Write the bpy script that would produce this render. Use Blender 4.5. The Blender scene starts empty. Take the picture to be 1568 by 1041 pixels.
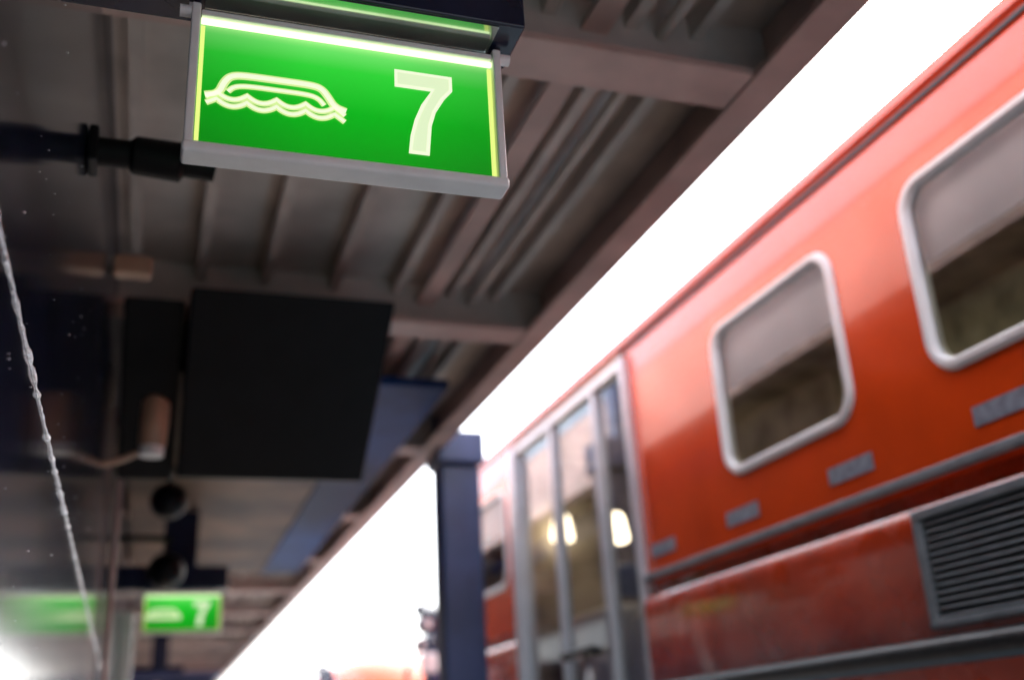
import bpy, bmesh, math, random
from mathutils import Vector, Matrix
random.seed(4)
H = 1.5   # camera / eye height over the deck; all z below are relative to eye height
S = bpy.context.scene
S.view_settings.view_transform='Standard'; S.view_settings.look='None'; S.view_settings.exposure=0

# ------------------------------------------------------------------ materials
def mat(name, col, rough=0.5, metal=0.0, var=0.0, vscale=6, bump=0.0, bscale=40, col2=None, coat=0.0,
        emis=None, estr=0.0, stretch=None, rvar=0.0, spec=0.5):
    m = bpy.data.materials.new(name); m.use_nodes=True
    n=m.node_tree.nodes; l=m.node_tree.links; b=n['Principled BSDF']
    b.inputs['Base Color'].default_value=(*col,1); b.inputs['Roughness'].default_value=rough
    b.inputs['Metallic'].default_value=metal; b.inputs['Coat Weight'].default_value=coat
    b.inputs['Coat Roughness'].default_value=0.05
    b.inputs['Specular IOR Level'].default_value=spec
    tc=n.new('ShaderNodeTexCoord'); mp=n.new('ShaderNodeMapping'); l.new(tc.outputs['Object'],mp.inputs['Vector'])
    if stretch: mp.inputs['Scale'].default_value=stretch
    if var>0 or col2:
        t=n.new('ShaderNodeTexNoise'); t.inputs['Scale'].default_value=vscale; t.inputs['Detail'].default_value=5
        l.new(mp.outputs[0],t.inputs['Vector'])
        r=n.new('ShaderNodeValToRGB'); c2=col2 or tuple(max(0,c*(1-var)) for c in col)
        r.color_ramp.elements[0].position=0.35; r.color_ramp.elements[1].position=0.65
        r.color_ramp.elements[0].color=(*c2,1); r.color_ramp.elements[1].color=(*[min(1,c*(1+var*0.4)) for c in col],1)
        l.new(t.outputs['Fac'],r.inputs[0]); l.new(r.outputs[0],b.inputs['Base Color'])
    if rvar>0:
        t=n.new('ShaderNodeTexNoise'); t.inputs['Scale'].default_value=vscale*2.3; t.inputs['Detail'].default_value=4
        l.new(mp.outputs[0],t.inputs['Vector'])
        q=n.new('ShaderNodeMapRange'); q.inputs['From Min'].default_value=.3; q.inputs['From Max'].default_value=.7
        q.inputs['To Min'].default_value=max(0.02,rough-rvar); q.inputs['To Max'].default_value=rough+rvar
        l.new(t.outputs['Fac'],q.inputs['Value']); l.new(q.outputs[0],b.inputs['Roughness'])
    if bump>0:
        t=n.new('ShaderNodeTexNoise'); t.inputs['Scale'].default_value=bscale; t.inputs['Detail'].default_value=3
        l.new(mp.outputs[0],t.inputs['Vector'])
        k=n.new('ShaderNodeBump'); k.inputs['Strength'].default_value=bump; k.inputs['Distance'].default_value=0.01
        l.new(t.outputs['Fac'],k.inputs['Height']); l.new(k.outputs[0],b.inputs['Normal'])
    if emis: 
        b.inputs['Emission Color'].default_value=(*emis,1); b.inputs['Emission Strength'].default_value=estr
    return m

def glass_mat(name, tint=(.75,.8,.72), refl=0.0):
    m=bpy.data.materials.new(name); m.use_nodes=True
    n=m.node_tree.nodes; l=m.node_tree.links; n.clear()
    o=n.new('ShaderNodeOutputMaterial'); mix=n.new('ShaderNodeMixShader'); g=n.new('ShaderNodeBsdfGlossy')
    t=n.new('ShaderNodeBsdfTransparent'); f=n.new('ShaderNodeFresnel'); a=n.new('ShaderNodeMath'); a.operation='ADD'
    a.inputs[1].default_value=refl; a.use_clamp=True
    f.inputs[0].default_value=1.45; g.inputs['Roughness'].default_value=0.02
    t.inputs[0].default_value=(*tint,1); g.inputs[0].default_value=(.85,.92,1,1)
    l.new(f.outputs[0],a.inputs[0]); l.new(a.outputs[0],mix.inputs[0]); l.new(t.outputs[0],mix.inputs[1]); l.new(g.outputs[0],mix.inputs[2])
    l.new(mix.outputs[0],o.inputs[0]); return m

M={}
M['ceil']=mat('deckhead_paint',(.62,.53,.48),.45,var=.25,vscale=4,bump=.12,bscale=20)
M['ceil2']=mat('girder_paint',(.64,.44,.39),.45,var=.25,vscale=4)
M['panel']=mat('soffit_brown',(.20,.12,.085),.5,col2=(.05,.03,.025),vscale=2.2,spec=.12)
M['panelb']=mat('soffit_painted_reflection',(.015,.06,.22),.5,var=.6,vscale=1.6,spec=.12)  # blue reflection on the glossy soffit, painted as a fixed colour
M['wall']=mat('navy_bulkhead_paint',(.009,.012,.040),.11,var=.5,vscale=5,bump=.03,bscale=4,spec=.4)
M['navy']=mat('navy_gloss',(.010,.014,.045),.25,var=.3,vscale=9)
M['under']=mat('housing_reflector',(.5,.55,.5),.10,metal=.9,var=.15,vscale=12)
M['pillar']=mat('blue_pillar_paint',(.045,.065,.17),.35,var=.3,vscale=4)
M['black']=mat('black_plastic',(.004,.004,.006),.5,var=.3,vscale=8,spec=.2)
M['rubber']=mat('black_rubber',(.012,.012,.014),.4,bump=.2)
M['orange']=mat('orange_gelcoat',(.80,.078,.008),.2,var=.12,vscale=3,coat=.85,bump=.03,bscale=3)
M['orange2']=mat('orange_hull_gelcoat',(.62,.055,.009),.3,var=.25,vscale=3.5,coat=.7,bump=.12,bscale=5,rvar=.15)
M['whitef']=mat('white_frame',(.85,.85,.87),.35,var=.05)
M['alu']=mat('brushed_aluminium',(.62,.64,.70),.35,metal=.4,var=.1)
M['grey']=mat('reflective_tape',(.28,.32,.40),.4,var=.3,vscale=30)
M['vent']=mat('vent_grey',(.24,.27,.30),.5,var=.2,vscale=20)
M['dark']=mat('dark_cavity',(.01,.01,.01),.8)
M['signf']=mat('sign_frame_grey',(.88,.87,.86),.34,var=.06,vscale=20)
M['olive']=mat('cabin_lining',(.42,.40,.28),.6,col2=(.14,.13,.08),vscale=5)
M['beige']=mat('cabin_beige',(.55,.49,.40),.6,col2=(.22,.19,.15),vscale=5)
M['seat']=mat('seat_vinyl',(.26,.24,.18),.5,var=.5,vscale=9)
M['winrefl']=mat('painted_window_reflection',(.56,.70,.86),.7,var=.06,vscale=3)
M['hull']=mat('ship_side_paint',(.42,.56,.68),.5,var=.06,vscale=2)
M['amber']=mat('camera_housing_tan',(.50,.30,.20),.35,var=.2)
M['glint']=mat('wall_glint',(.88,.92,1.0),.25,metal=.5,bump=1.0,bscale=90)  # pale colour paints in the sparkling light streak along the bulkhead
M['deck']=mat('deck_planks',(.50,.42,.34),.6,var=.3,vscale=3,stretch=(8,.6,1))
M['water']=mat('water',(.02,.05,.07),.12,bump=.6,bscale=.6)
M['glass']=glass_mat('window_glass',(.86,.88,.84),refl=.03)
M['glassd']=glass_mat('door_glass',(.88,.88,.88),refl=.18)
M['lamp']=mat('cabin_lamp',(.9,.8,.6),.4,emis=(1,.85,.6),estr=7)
M['strip']=mat('cabin_fill_light',(.9,.85,.7),.4,emis=(1,.93,.75),estr=2.2)  # unseen emissive strip, added to brighten the cabin behind the windows

def emi(name,col,s):
    m=bpy.data.materials.new(name); m.use_nodes=True
    b=m.node_tree.nodes['Principled BSDF']; b.inputs['Base Color'].default_value=(col[0]*.2,col[1]*.2,col[2]*.2,1)
    b.inputs['Roughness'].default_value=.35
    b.inputs['Emission Color'].default_value=(*col,1); b.inputs['Emission Strength'].default_value=s
    return m
M['yel']=emi('sign_edge_glow',(.84,.98,.25),.95)
M['led']=emi('sign_led_strip',(.80,1,.55),1.8)
M['pic']=emi('pictogram_white',(.93,1,.72),.95)
M['pic2']=emi('pictogram_edge',(.72,.95,.35),.85)
M['pic3']=emi('pictogram_inlay',(.82,.98,.62),.88)
g=emi('sign_green',(0,.3,0),1.0); M['green']=g
n=g.node_tree.nodes; l=g.node_tree.links
tc=n.new('ShaderNodeTexCoord'); sp=n.new('ShaderNodeSeparateXYZ'); l.new(tc.outputs['Generated'],sp.inputs[0])
r=n.new('ShaderNodeValToRGB'); e=r.color_ramp.elements
e[0].position=0; e[0].color=(.0,.27,.003,1); e[1].position=1; e[1].color=(.38,.88,.25,1)
k=e.new(.4); k.color=(.0,.42,.008,1)
k=e.new(.75); k.color=(.025,.60,.035,1)
k=e.new(.90); k.color=(.13,.72,.12,1)
l.new(sp.outputs['Z'],r.inputs[0])
m1=n.new('ShaderNodeMath'); m1.operation='PINGPONG'; m1.inputs[1].default_value=.5; l.new(sp.outputs['X'],m1.inputs[0])
m2=n.new('ShaderNodeMapRange'); m2.inputs['From Max'].default_value=.35; m2.inputs['To Min'].default_value=.75; m2.inputs['To Max'].default_value=1.05
l.new(m1.outputs[0],m2.inputs['Value'])
l.new(r.outputs[0],n['Principled BSDF'].inputs['Emission Color']); l.new(m2.outputs[0],n['Principled BSDF'].inputs['Emission Strength'])

# ------------------------------------------------------------------ helpers
def empty(name):
    o=bpy.data.objects.new(name,None); S.collection.objects.link(o); return o
def mesh_obj(name,verts,faces,m,parent=None,smooth=None):
    me=bpy.data.meshes.new(name); me.from_pydata([(v[0],v[1],v[2]+H) for v in verts],[],faces)
    bm=bmesh.new(); bm.from_mesh(me); bmesh.ops.recalc_face_normals(bm,faces=bm.faces); bm.to_mesh(me); bm.free()
    if smooth:
        for p in me.polygons: p.use_smooth=True
        me.set_sharp_from_angle(angle=math.radians(smooth))
    o=bpy.data.objects.new(name,me); S.collection.objects.link(o)
    if m: me.materials.append(m)
    if parent: o.parent=parent
    return o
def pane(name,verts,m,parent):
    """flat glass pane whose normal faces outboard of the boat (-X)"""
    me=bpy.data.meshes.new(name); me.from_pydata([(v[0],v[1],v[2]+H) for v in verts],[],[tuple(range(len(verts)))])
    me.update()
    if me.polygons[0].normal.x>0: me.flip_normals()
    o=bpy.data.objects.new(name,me); S.collection.objects.link(o); me.materials.append(m); o.parent=parent
    return o
def box(name,x0,x1,y0,y1,z0,z1,m,parent=None,bev=0):
    v=[(x,y,z) for x in (x0,x1) for y in (y0,y1) for z in (z0,z1)]
    f=[(0,1,3,2),(4,6,7,5),(0,4,5,1),(2,3,7,6),(0,2,6,4),(1,5,7,3)]
    o=mesh_obj(name,v,f,m,parent)
    if bev:
        b=o.modifiers.new('b','BEVEL'); b.width=bev; b.segments=3; b.limit_method='ANGLE'
        for p in o.data.polygons: p.use_smooth=True
        w=o.modifiers.new('w','WEIGHTED_NORMAL')
    return o
def boxes(name,lst,m,parent=None):
    V=[];F=[]
    for (x0,x1,y0,y1,z0,z1) in lst:
        b=len(V); V+=[(x,y,z) for x in (x0,x1) for y in (y0,y1) for z in (z0,z1)]
        F+=[tuple(b+i for i in f) for f in [(0,1,3,2),(4,6,7,5),(0,4,5,1),(2,3,7,6),(0,2,6,4),(1,5,7,3)]]
    return mesh_obj(name,V,F,m,parent)
def tube(name,pts,rad,m,parent=None,seg=16):
    pts=[Vector(p) for p in pts]; R=rad if isinstance(rad,(list,tuple)) else [rad]*len(pts)
    V=[];F=[]
    for i,p in enumerate(pts):
        d=(pts[min(i+1,len(pts)-1)]-pts[max(i-1,0)]).normalized()
        up=Vector((0,0,1)) if abs(d.z)<.9 else Vector((1,0,0))
        a=d.cross(up).normalized(); b=d.cross(a).normalized()
        for j in range(seg):
            t=2*math.pi*j/seg; V.append(tuple(p+a*math.cos(t)*R[i]+b*math.sin(t)*R[i]))
    for i in range(len(pts)-1):
        for j in range(seg):
            F.append((i*seg+j,i*seg+(j+1)%seg,(i+1)*seg+(j+1)%seg,(i+1)*seg+j))
    F.append(tuple(range(seg))); F.append(tuple((len(pts)-1)*seg+j for j in range(seg)))
    return mesh_obj(name,V,F,m,parent,smooth=40)
def rrect(a0,a1,b0,b1,r,n=8):
    P=[]
    for (ca,cb,s) in ((a1-r,b1-r,0),(a0+r,b1-r,1),(a0+r,b0+r,2),(a1-r,b0+r,3)):
        for i in range(n+1):
            t=math.pi/2*(s+i/n); P.append((ca+r*math.cos(t),cb+r*math.sin(t)))
    return P

# ------------------------------------------------------------------ ship structure
ship=empty('ship_deck_shelter')
XW=-.18; XE=1.43; YS=-1.6
box('deckhead_plate',XW-.02,XE-.012,YS,40,1.70,1.76,M['ceil'],ship)
L=[];
for x in (-.13,.09,.32,.57,.81,1.03,1.21):
    L.append((x-.010,x+.010,YS,40,1.655,1.6995)); L.append((x-.010,x+.024,YS,40,1.636,1.6545))
boxes('longitudinal_stiffeners',L,M['ceil'],ship)
W=[];F=[]
ys=[.2+1.72*i for i in range(-1,22)]
for y in ys:
    W.append((XW,XE-.013,y-.008,y+.008,1.522,1.6993)); F.append((XW,XE-.105,y-.075,y+.075,1.503,1.5215))
boxes('girder_webs',W,M['ceil'],ship); boxes('girder_flanges',F,M['ceil2'],ship)
box('edge_girder_flange',XE-.10,XE+.004,YS,40,1.498,1.516,M['ceil2'],ship)
box('edge_fascia',XE-.010,XE+.002,YS,40,1.518,1.95,M['ceil2'],ship)
box('cable_tray',.90,.97,YS,5.2,1.605,1.62,M['ceil2'],ship)
tube('deckhead_pipe',[(1.12,YS,1.63),(1.12,40,1.63)],.018,M['ceil'],ship)
sup=empty('ship_superstructure')
box('side_plating',XE-.6,XE+.01,-12,60,1.953,9,M['hull'],sup)
box('soffit_panel',XW+.02,.86,4.15,9.1,1.455,1.494,M['panel'],ship,bev=.005)
box('soffit_reflection_strip',.866,1.17,4.15,9.1,1.453,1.494,M['panelb'],ship,bev=.005)
wallp=empty('navy_bulkhead')
box('bulkhead_plating',XW-.1,XW,YS,40,-1.5,1.5,M['wall'],wallp)
box('bulkhead_top',XW-.1,XW-.001,YS,40,1.503,1.69,M['navy'],wallp)
pts=[];rr=[]
for i in range(360):
    y=.7+i*.02
    z=.56-.04*(y-.7)+.0015*random.uniform(-1,1)
    pts.append((XW+.0005,y,max(z,.33))); rr.append(.002+.0035*random.random()**2)
tube('wall_glint_bead',pts,rr,M['glint'],wallp,seg=8)
V=[];F=[]
for i in range(300):
    y=.45+random.random()**1.6*3.2; z=-.4+random.random()**1.8*1.5
    s=.0006+.0012*random.random()**2; b=len(V); c=(XW+.0006,y,z)
    V+=[(c[0],y-s,z-s),(c[0],y+s,z-s),(c[0],y+s,z+s),(c[0],y-s,z+s),(c[0]+s,y,z)]
    F+=[(b,b+1,b+4),(b+1,b+2,b+4),(b+2,b+3,b+4),(b+3,b,b+4)]
mesh_obj('salt_specks',V,F,M['whitef'],wallp)
box('deck_floor',XW-.1,XE+.1,-3,40,-1.62,-1.5,M['deck'])
box('water',-2000,2000,-2000,3000,-16,-15.9,M['water'])

pil=empty('blue_support_pillar')
box('post',XE-.01,XE+.215,5.28,5.46,-1.5,1.42,M['pillar'],pil,bev=.02)
box('head_plate',XE-.03,XE+.235,5.24,5.5,1.423,1.60,M['pillar'],pil,bev=.012)
box('head_bracket',XE-.02,XE+.10,5.3,5.44,1.603,1.95,M['pillar'],pil,bev=.01)

# ------------------------------------------------------------------ lifeboat signs
def ribbon(name,pts,w,y,m,parent):
    P=[Vector((p[0],0,p[1])) for p in pts]; V=[];F=[]
    for i,p in enumerate(P):
        d=(P[min(i+1,len(P)-1)]-P[max(i-1,0)]).normalized(); nn=Vector((-d.z,0,d.x))
        for s in (1,-1):
            q=p+nn*s*w/2; V.append((q.x,y,q.z))
    for i in range(len(P)-1): F.append((2*i,2*i+1,2*i+3,2*i+2))
    return mesh_obj(name,V,F,m,parent)
def smoothpath(p,it=3):
    for _ in range(it):
        q=[p[0]]
        for a,b in zip(p,p[1:]):
            q+=[(a[0]*.75+b[0]*.25,a[1]*.75+b[1]*.25),(a[0]*.25+b[0]*.75,a[1]*.25+b[1]*.75)]
        q.append(p[-1]); p=q
    return p
def sign(y,dx=0,dz=0):
    p=empty('lifeboat_station_sign')
    x0,x1,z0,z1=.0137+dx,.4511+dx,.787+dz,.9958+dz
    w=x1-x0;h=z1-z0
    mesh_obj('green_panel',[(x0,y,z0),(x1,y,z0),(x1,y,z1),(x0,y,z1)],[(0,1,2,3)],M['green'],p)
    mesh_obj('green_panel_back',[(x0,y+.012,z0),(x1,y+.012,z0),(x1,y+.012,z1),(x0,y+.012,z1)],[(0,1,2,3)],M['green'],p)
    t=.007
    box('edge_light_left',x0+.001,x0+t,y-.003,y+.002,z0,z1-.012,M['yel'],p)
    box('edge_light_right',x1-t,x1-.001,y-.003,y+.002,z0,z1-.012,M['yel'],p)
    box('edge_light_bottom',x0+t+.001,x1-t-.001,y-.002,y+.002,z0+.0005,z0+.003,M['yel'],p)
    box('led_strip',x0+.001,x1-.001,y-.006,y+.004,z1-.008,z1-.001,M['led'],p)
    fy0,fy1=y-.014,y+.024
    box('frame_left',x0-.013,x0,fy0,fy1,z0-.004,z1+.020,M['signf'],p,bev=.003)
    box('frame_right',x1,x1+.013,fy0,fy1,z0-.004,z1+.020,M['signf'],p,bev=.003)
    box('frame_bottom',x0-.015,x1+.015,fy0-.003,fy1+.002,z0-.018,z0-.0005,M['signf'],p,bev=.005)
    box('frame_top',x0+.001,x1-.001,fy0+.002,fy1,z1+.0005,z1+.010,M['signf'],p,bev=.002)
    for s,xx in ((-1,x0-.013),(1,x1+.013)):
        tube('pivot_lug',[(xx,y-.004,z1+.008),(xx+s*.016,y-.004,z1+.008)],.009,M['signf'],p)
        box('hanger',xx-.004,xx+.004,y-.002,y+.008,z1+.02,z1+.0265,M['signf'],p)
    box('lamp_housing',XW+.001,.489+dx,y-.066,y+.045,1.0225+dz,1.16+dz,M['navy'],p,bev=.004)
    box('housing_reflector',x0+.005,x1-.003,y-.060,y+.006,1.0205+dz,1.0222+dz,M['under'],p)
    box('housing_ceiling_bracket',.1+dx,.3+dx,y-.03,y+.02,1.162+dz,1.60,M['navy'],p,bev=.004)
    U=lambda u,v:(x0+u*w,z1-v*h)
    def I(path): return [(.032+(u-.035)*.94,.665-(.665-v)*.90) for u,v in path]
    roof=smoothpath([(.030,.60),(.075,.575),(.092,.46),(.115,.40),(.16,.385),(.27,.385),(.39,.385),(.425,.405),(.447,.47),(.47,.555),(.512,.585)])
    inner=smoothpath([(.105,.545),(.125,.495),(.17,.475),(.27,.475),(.38,.475),(.415,.50),(.435,.555)])
    wave1=[(.035,.615)]+[(.07+.4*i/64,.56+.052*abs(math.sin(math.pi*4*i/64))**.8) for i in range(65)]+[(.508,.625)]
    wave2=[(.035,.665)]+[(.07+.4*i/64,.62+.052*abs(math.sin(math.pi*4*i/64))**.8) for i in range(65)]+[(.508,.68)]
    for nm,path,wd in (('canopy_outline',roof,.0110),('gunwale_outline',inner,.007),('wave_upper',wave1,.0075),('wave_lower',wave2,.0075)):
        pp=[U(*q) for q in I(path)]
        ribbon(nm+'_edge',pp,wd+.002,y-.0015,M['pic2'],p)
        ribbon(nm,pp,wd*.68,y-.0022,M['pic'],p)
    seg=[(.66,.175),(.865,.175),(.865,.30),(.835,.38),(.803,.50),(.787,.62),(.777,.865),(.705,.865),(.712,.72),(.728,.58),(.752,.45),(.788,.325),(.66,.325)]
    V=[(U(q[0]-.013,q[1])[0],y-.0015,U(*q)[1]) for q in seg]
    mesh_obj('numeral_seven',V,[tuple(range(len(V)))],M['pic'],p)
    s2=[(.670,.20),(.853,.20),(.853,.292),(.822,.37),(.79,.495),(.774,.615),(.764,.84),(.717,.84),(.724,.725),(.740,.59),(.764,.465),(.802,.30),(.670,.30)]
    V=[(U(q[0]-.013,q[1])[0],y-.0022,U(*q)[1]) for q in s2]
    mesh_obj('numeral_seven_inlay',V,[tuple(range(len(V)))],M['pic3'],p)
    return p
sign(1.3)
sign(6.75,dx=-.045,dz=-.045)
sign(14.0,dx=-.045,dz=-.045)

# ------------------------------------------------------------------ hanging dark panel
pan=empty('hanging_display_panel')
def slab(name,xa,xb,off,zb):
    V=[(xa,3.95+off,zb),(xb,3.95+off,zb),(xb,3.31+off,1.47),(xa,3.31+off,1.47),(xa,4.12+off,zb+.04),(xb,4.12+off,zb+.04),(xb,4.12+off,1.47),(xa,4.12+off,1.47)]
    o=mesh_obj(name,V,[(0,1,2,3),(4,5,6,7),(0,1,5,4),(3,2,6,7),(1,2,6,5),(0,3,7,4)],M['black'],pan)
    b=o.modifiers.new('b','BEVEL'); b.width=.01; b.segments=2
slab('panel_body',.06,.75,0,.98)
slab('panel_side_unit',-.15,.05,.12,1.0)
for x in (.1,.5): box('hanger',x,x+.03,3.6,3.64,1.472,1.50,M['black'],pan)
# ------------------------------------------------------------------ wall fittings
def floodlight(x,y,z,r,name='deck_floodlight'):
    p=empty(name)
    n=[];R=[]
    for i in range(13):
        t=i/12; n.append((x,y-r*1.0+t*r*2,z)); R.append(r*math.sqrt(max(.01,1-(2*t-1)**2)))
    tube('lamp_body',n,R,M['black'],p,seg=24)
    box('yoke',x-.012,x+.012,y-.02,y+.02,z+r*.9,z+r*1.6,M['black'],p)
    box('mount_arm',XW+.001,x+.02,y-.02,y+.02,z+r*1.6,z+r*1.6+.03,M['black'],p)
    return p
floodlight(.05,5.0,1.13,.085)
floodlight(.07,6.1,.99,.10)
p=empty('wall_lamp_bracket')
tube('lamp_arm',[(XW,2.0,1.17),(-.10,2.0,1.17),(-.09,2.0,1.17),(0.0,2.0,1.165),(.01,2.0,1.165),(.07,2.0,1.155)],[.03,.03,.04,.042,.03,.024],M['black'],p)
box('base',XW+.001,XW+.02,1.96,2.04,1.13,1.21,M['black'],p,bev=.006)
p=empty('wall_camera')
tube('body',[(-.03,3.6,.99),(-.03,3.6,1.0),(-.027,3.6,1.09),(-.025,3.6,1.15),(-.023,3.6,1.165),(-.02,3.6,1.175)],[.036,.044,.048,.046,.036,.02],M['amber'],p,seg=20)
tube('hood',[(-.031,3.6,.965),(-.03,3.6,.995)],.040,M['signf'],p,seg=20)
tube('arm',[(XW,3.6,.93),(-.12,3.6,.95),(-.05,3.6,.985)],.011,M['amber'],p)
p=empty('junction_box')
box('box',-.17,-.06,3.0,3.06,1.36,1.42,M['amber'],p,bev=.01)
p=empty('wall_conduit')
tube('pipe',[(-.155,4.6,-1.5),(-.155,4.6,1.45)],.012,M['ceil2'],p)
p=empty('door_frame_posts')
box('post_near',XW+.001,-.09,7.4,7.46,-1.5,.95,M['whitef'],p,bev=.01)
box('post_far',.06,.12,9.4,9.46,-1.5,.62,M['whitef'],p,bev=.01)
p=empty('deck_equipment_locker')
box('locker_body',XW+.001,.62,10.5,11.2,-1.5,.72,M['navy'],p,bev=.03)
box('locker_lid',XW+.001,.66,10.45,11.25,.723,.78,M['pillar'],p,bev=.02)

# ------------------------------------------------------------------ davits behind the boat
def davit(ox=0,oy=0,oz=0):
    p=empty('lifeboat_davit')
    T=lambda L_:[(a+ox,b+oy,c+oz) for a,b,c in L_]
    box('davit_post',2.34+ox,2.56+ox,9.2+oy,9.5+oy,-1.5,.95+oz,M['pillar'],p,bev=.02)
    tube('davit_arm',T([(2.45,9.35,.9),(2.40,9.3,1.08),(2.30,9.2,1.16),(2.2,9.0,1.12)]),[.09,.08,.07,.05],M['navy'],p)
    for (x,y,z,r) in ((2.26,9.0,1.0,.085),(2.36,9.0,.86,.07),(2.21,9.0,.83,.06)):
        tube('sheave',T([(x,y-.04,z),(x,y-.03,z),(x,y+.03,z),(x,y+.04,z)]),[r*.8,r,r,r*.8],M['navy'],p,seg=20)
        tube('sheave_cheek',T([(x,y-.055,z),(x,y-.041,z)]),r*.4,M['whitef'],p,seg=20)
    box('fall_block',2.2+ox,2.33+ox,8.93+oy,9.03+oy,.60+oz,.76+oz,M['whitef'],p,bev=.02)
    tube('wire_fall',T([(2.27,9.0,.6),(2.29,9.0,-1.0)]),.015,M['black'],p)
    tube('lashing',T([(2.2,9.0,.8),(2.08,9.0,.62),(2.1,9.0,.3)]),.018,M['navy'],p)
davit()
davit(.12,6.6,.02)

# ------------------------------------------------------------------ lifeboat
def lifeboat(ox=0,oy=0,oz=0):
    p=empty('orange_lifeboat')
    CX=3.6+ox; hb=1.6; Y0,Y1=-3.6+oy,8.25+oy; A0,A1=-1.9+oy,6.6+oy
    sec=[(0,2.25),(.35,2.22),(.6,2.14),(.8,2.0),(.92,1.87),(.985,1.76),(1.012,1.725),(1.012,1.69),(1.0,1.68),(1.0,.61),(.985,.60),(.985,.555),(1.008,.545),(1.018,.52),(1.02,.49),(1.018,.20),(1.0,.12),(.97,-.1),(.86,-.6),(.55,-1.0),(0,-1.2)]
    full=[(a,z) for a,z in sec]+[(-a,z) for a,z in sec[-2:0:-1]]
    ysn=[]
    N=14
    for i in range(N): ysn.append(Y0+(A0-Y0)*(1-math.cos(math.pi/2*i/N)) if i else Y0+.002)
    ysn+= [A0+(A1-A0)*i/10 for i in range(10)]
    for i in range(N+1): ysn.append(A1+(Y1-A1)*math.sin(math.pi/2*i/N)-(.002 if i==N else 0))
    V=[];F=[];n=len(full)
    for y in ysn:
        if y<A0: t=(A0-y)/(A0-Y0)
        elif y>A1: t=(y-A1)/(Y1-A1)
        else: t=0
        k=max(.03,(1-t**2.3))**.5
        for a,z in full:
            zz=z
            if z>.6: zz=.6+(z-.6)*(1-.45*t**3)
            elif z<.1: zz=.1+(z-.1)*(1-.8*t**2.5)
            V.append((CX-a*hb*k,y,zz+oz))
    for i in range(len(ysn)-1):
        for j in range(n): F.append((i*n+j,i*n+(j+1)%n,(i+1)*n+(j+1)%n,(i+1)*n+j))
    F.append(tuple(range(n))); F.append(tuple((len(ysn)-1)*n+j for j in range(n)))
    hull=mesh_obj('hull_and_canopy',V,F,M['orange'],p)
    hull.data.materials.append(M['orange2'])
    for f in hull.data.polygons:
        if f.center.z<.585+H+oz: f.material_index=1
    for f in hull.data.polygons: f.use_smooth=True
    hull.data.set_sharp_from_angle(angle=math.radians(28))
    so=hull.modifiers.new('s','SOLIDIFY'); so.thickness=.05; so.offset=-1
    wins=[(2.54+oy-1.14*k,3.34+oy-1.14*k) for k in range(4)]+[(5.93+oy,6.58+oy)]
    ZB,ZT=.865+oz,1.46+oz
    CV=[];CF=[]
    def prism(P,xa,xb):
        b=len(CV); m_=len(P)
        for (a,c) in P: CV.append((xa,a,c))
        for (a,c) in P: CV.append((xb,a,c))
        CF.append(tuple(b+i for i in range(m_))); CF.append(tuple(b+m_+i for i in range(m_)))
        for i in range(m_): CF.append((b+i,b+(i+1)%m_,b+m_+(i+1)%m_,b+m_+i))
    side=CX-hb
    for (a,c) in wins: prism(rrect(a+.02,c-.02,ZB+.02,ZT-.02,.09),side-.2,side+.3)
    prism([(4.10+oy,-.3+oz),(5.72+oy,-.3+oz),(5.72+oy,1.635+oz),(4.10+oy,1.635+oz)],side-.2,side+.3)
    cut=mesh_obj('cut',CV,CF,None)
    bo=hull.modifiers.new('c','BOOLEAN'); bo.object=cut; bo.operation='DIFFERENCE'; bo.solver='EXACT'
    bpy.context.view_layer.update()
    dg=bpy.context.evaluated_depsgraph_get()
    nm=bpy.data.meshes.new_from_object(hull.evaluated_get(dg)); hull.modifiers.clear(); hull.data=nm
    bpy.data.objects.remove(cut)
    for i,(a,c) in enumerate(wins):
        Po=rrect(a,c,ZB,ZT,.105,10); Pi=rrect(a+.036,c-.036,ZB+.036,ZT-.036,.072,10); m_=len(Po)
        Pm=rrect(a+.010,c-.010,ZB+.010,ZT-.010,.097,10); Pn=rrect(a+.026,c-.026,ZB+.026,ZT-.026,.082,10)
        rings=[(Po,side+.002),(Pm,side-.016),(Pn,side-.016),(Pi,side-.004),(Pi,side+.03)]
        V=[];F=[]
        for P,x in rings: V+=[(x,q[0],q[1]) for q in P]
        for r_ in range(len(rings)-1):
            for j in range(m_): F.append((r_*m_+j,r_*m_+(j+1)%m_,(r_+1)*m_+(j+1)%m_,(r_+1)*m_+j))
        mesh_obj('window_frame_%d'%i,V,F,M['whitef'],p,smooth=50)
        pane('window_glass_%d'%i,[(side+.008,q[0],q[1]) for q in Pi],M['glass'],p)
        box('window_reflection_slab_%d'%i,side+.056,side+.060,a-.03,c+.03,1.235+oz,1.54+oz,M['winrefl'],p)  # pale slab behind the glass paints in the ship side's reflection
        box('reflection_slab_edge_%d'%i,side+.052,side+.064,a-.03,c+.03,1.226+oz,1.234+oz,M['winrefl'],p)
    box('cabin_lining',CX-.55,CX-.5,-3+oy,4.0+oy,-.3+oz,1.60+oz,M['olive'],p)
    box('entrance_lining',CX-.56,CX-.5,4.003+oy,6.6+oy,-.3+oz,1.60+oz,M['beige'],p)
    box('entrance_bulkhead',side+.10,CX-.57,5.95+oy,6.0+oy,-.26+oz,1.595+oz,M['beige'],p)
    box('cabin_ceiling',side+.07,CX-.5,-2.5+oy,6.5+oy,1.60+oz,1.62+oz,M['beige'],p)
    box('cabin_fill_light',side+.45,side+.65,-2.2+oy,3.9+oy,1.58+oz,1.597+oz,M['strip'],p)
    box('cabin_floor',side+.07,CX-.5,-2.5+oy,6.2+oy,-.3+oz,-.27+oz,M['seat'],p)
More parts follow.
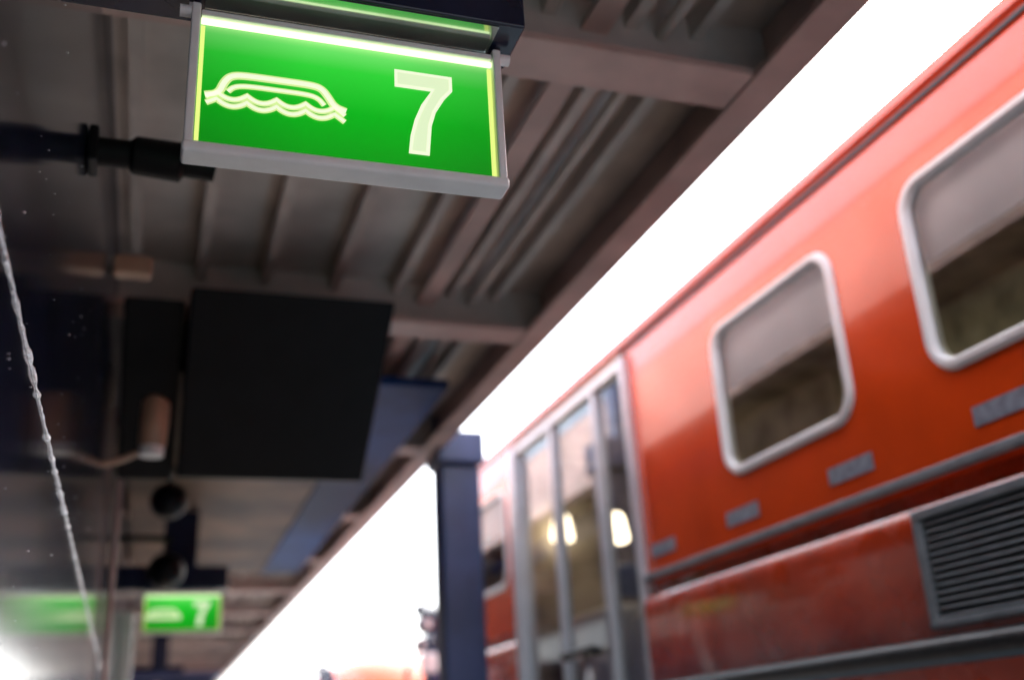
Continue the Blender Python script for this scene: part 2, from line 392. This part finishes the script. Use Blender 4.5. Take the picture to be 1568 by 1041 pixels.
    for i in range(9):
        y=-2.2+.72*i+oy
        if y<4.0+oy:
            o=box('seat_back_%d'%i,side+.45,CX-.6,y,y+.12,.3+oz,1.0+.05*random.random()+oz,M['seat'],p,bev=.055)
    box('side_rail',side-.022,side+.006,A0,4.08+oy,.612+oz,.640+oz,M['vent'],p,bev=.006)
    box('roof_gutter',side-.012,side-.001,A0,5.7+oy,1.655+oz,1.668+oz,M['rubber'],p)
    for i in range(8):
        y=3.92+oy-.648*i
        box('reflective_tape_%d'%i,side-.004,side+.003,y-.11,y+.11,.70+oz,.752+oz,M['grey'],p)
    hs=side-.032
    def vent(y0,y1):
        box('vent_cavity',hs-.003,hs+.008,y0+.02,y1-.02,.235+oz,.515+oz,M['dark'],p)
        box('vent_frame_top',hs-.022,hs+.004,y0,y1,.505+oz,.53+oz,M['vent'],p,bev=.004)
        box('vent_frame_bot',hs-.022,hs+.004,y0,y1,.222+oz,.242+oz,M['vent'],p,bev=.004)
        box('vent_frame_a',hs-.021,hs+.003,y0,y0+.03,.243+oz,.504+oz,M['vent'],p,bev=.004)
        box('vent_frame_b',hs-.021,hs+.003,y1-.03,y1,.243+oz,.504+oz,M['vent'],p,bev=.004)
        V=[];F=[]
        for k in range(13):
            z=.248+k*.0198+oz; b=len(V)
            V+=[(hs-.018,y0+.031,z),(hs-.018,y1-.031,z),(hs-.004,y1-.031,z+.012),(hs-.004,y0+.031,z+.012)]
            F.append((b,b+1,b+2,b+3))
        mesh_obj('vent_louvres',V,F,M['vent'],p)
    vent(1.0+oy,2.34+oy)
    fp=[(side-.055,A0+(4.05+oy-A0)*i/20,.165+oz) for i in range(21)]
    tube('rubber_fender',fp,.036,M['rubber'],p)
    dp=[('door_jamb_aft',4.085,4.125,.035),('door_post_a',4.47,4.515,.02),('door_post_b',5.07,5.115,.02),('door_jamb_fwd',5.66,5.76,.04)]
    for nm_,a,c,d in dp:
        box(nm_,side-d,side+.04,a+oy,c+oy,-.3+oz,1.632+oz,M['alu'],p,bev=.008)
    box('door_header',side-.025,side+.04,4.127+oy,5.658+oy,1.585+oz,1.634+oz,M['whitef'],p,bev=.006)
    box('door_header_strip',side-.03,side-.002,4.12+oy,5.7+oy,1.64+oz,1.653+oz,M['amber'],p)
    pane('door_glass',[(side+.01,4.127+oy,-.28+oz),(side+.01,5.658+oy,-.28+oz),(side+.01,5.658+oy,1.584+oz),(side+.01,4.127+oy,1.584+oz)],M['glassd'],p)
    box('engine_cover',side+.35,side+.9,4.5+oy,5.1+oy,-.27+oz,.60+oz,M['whitef'],p,bev=.05)
    box('console',side+.30,side+.8,5.25+oy,5.9+oy,-.27+oz,.68+oz,M['whitef'],p,bev=.06)
    box('console_screen',side+.33,side+.7,5.20+oy,5.245+oy,.70+oz,.88+oz,M['grey'],p,bev=.02)
    tube('door_handle',[(side-.02,4.62+oy,.38+oz),(side-.06,4.62+oy,.39+oz),(side-.06,5.0+oy,.39+oz),(side-.02,5.0+oy,.38+oz)],.018,M['black'],p)
    for (x,y,z) in ((.4,5.25,1.08),(.32,5.85,1.20)):
        tube('cabin_lamp',[(side+x,y+oy,z-.08+oz),(side+x,y+oy,z-.06+oz),(side+x,y+oy,z+.06+oz),(side+x,y+oy,z+.08+oz)],[.06,.07,.05,.03],M['lamp'],p,seg=20)
    return p
lifeboat()
lifeboat(ox=.4,oy=20,oz=-.72)

# ------------------------------------------------------------------ world, sun, camera
w=bpy.data.worlds.new('World'); S.world=w; w.use_nodes=True
n=w.node_tree.nodes; l=w.node_tree.links; bg=n['Background']
sky=n.new('ShaderNodeTexSky'); sky.sky_type='NISHITA'; sky.sun_disc=False
sky.sun_elevation=math.radians(48); sky.sun_rotation=math.radians(60); sky.air_density=1; sky.dust_density=4
hs=n.new('ShaderNodeHueSaturation'); hs.inputs['Saturation'].default_value=.3
l.new(sky.outputs[0],hs.inputs['Color']); l.new(hs.outputs[0],bg.inputs['Color']); bg.inputs['Strength'].default_value=.95
sd=bpy.data.lights.new('sun','SUN'); sd.energy=2.2; sd.angle=math.radians(12); sd.color=(1,.98,.96)
so=bpy.data.objects.new('sun',sd); S.collection.objects.link(so)
az=math.radians(60); el=math.radians(48)
dirv=Vector((math.sin(az)*math.cos(el),math.cos(az)*math.cos(el),math.sin(el)))
so.rotation_euler=dirv.to_track_quat('Z','Y').to_euler()

f=1601.0
Yc=Vector((-571,-652,-f)).normalized()
bz=(571*240+f*f)/652
Zc=Vector((-240,bz,-f)).normalized()
Xc=Yc.cross(Zc).normalized()
Mx=Matrix(((Xc.x,Xc.y,Xc.z,0),(Yc.x,Yc.y,Yc.z,0),(Zc.x,Zc.y,Zc.z,H),(0,0,0,1)))
cd=bpy.data.cameras.new('camera'); cam=bpy.data.objects.new('camera',cd); S.collection.objects.link(cam)
cam.matrix_world=Mx
cd.sensor_width=36; cd.lens=36*f/1568; cd.clip_start=.02; cd.clip_end=6000
cd.dof.use_dof=True; cd.dof.focus_distance=1.53; cd.dof.aperture_fstop=1.7; cd.dof.aperture_blades=9
S.camera=cam
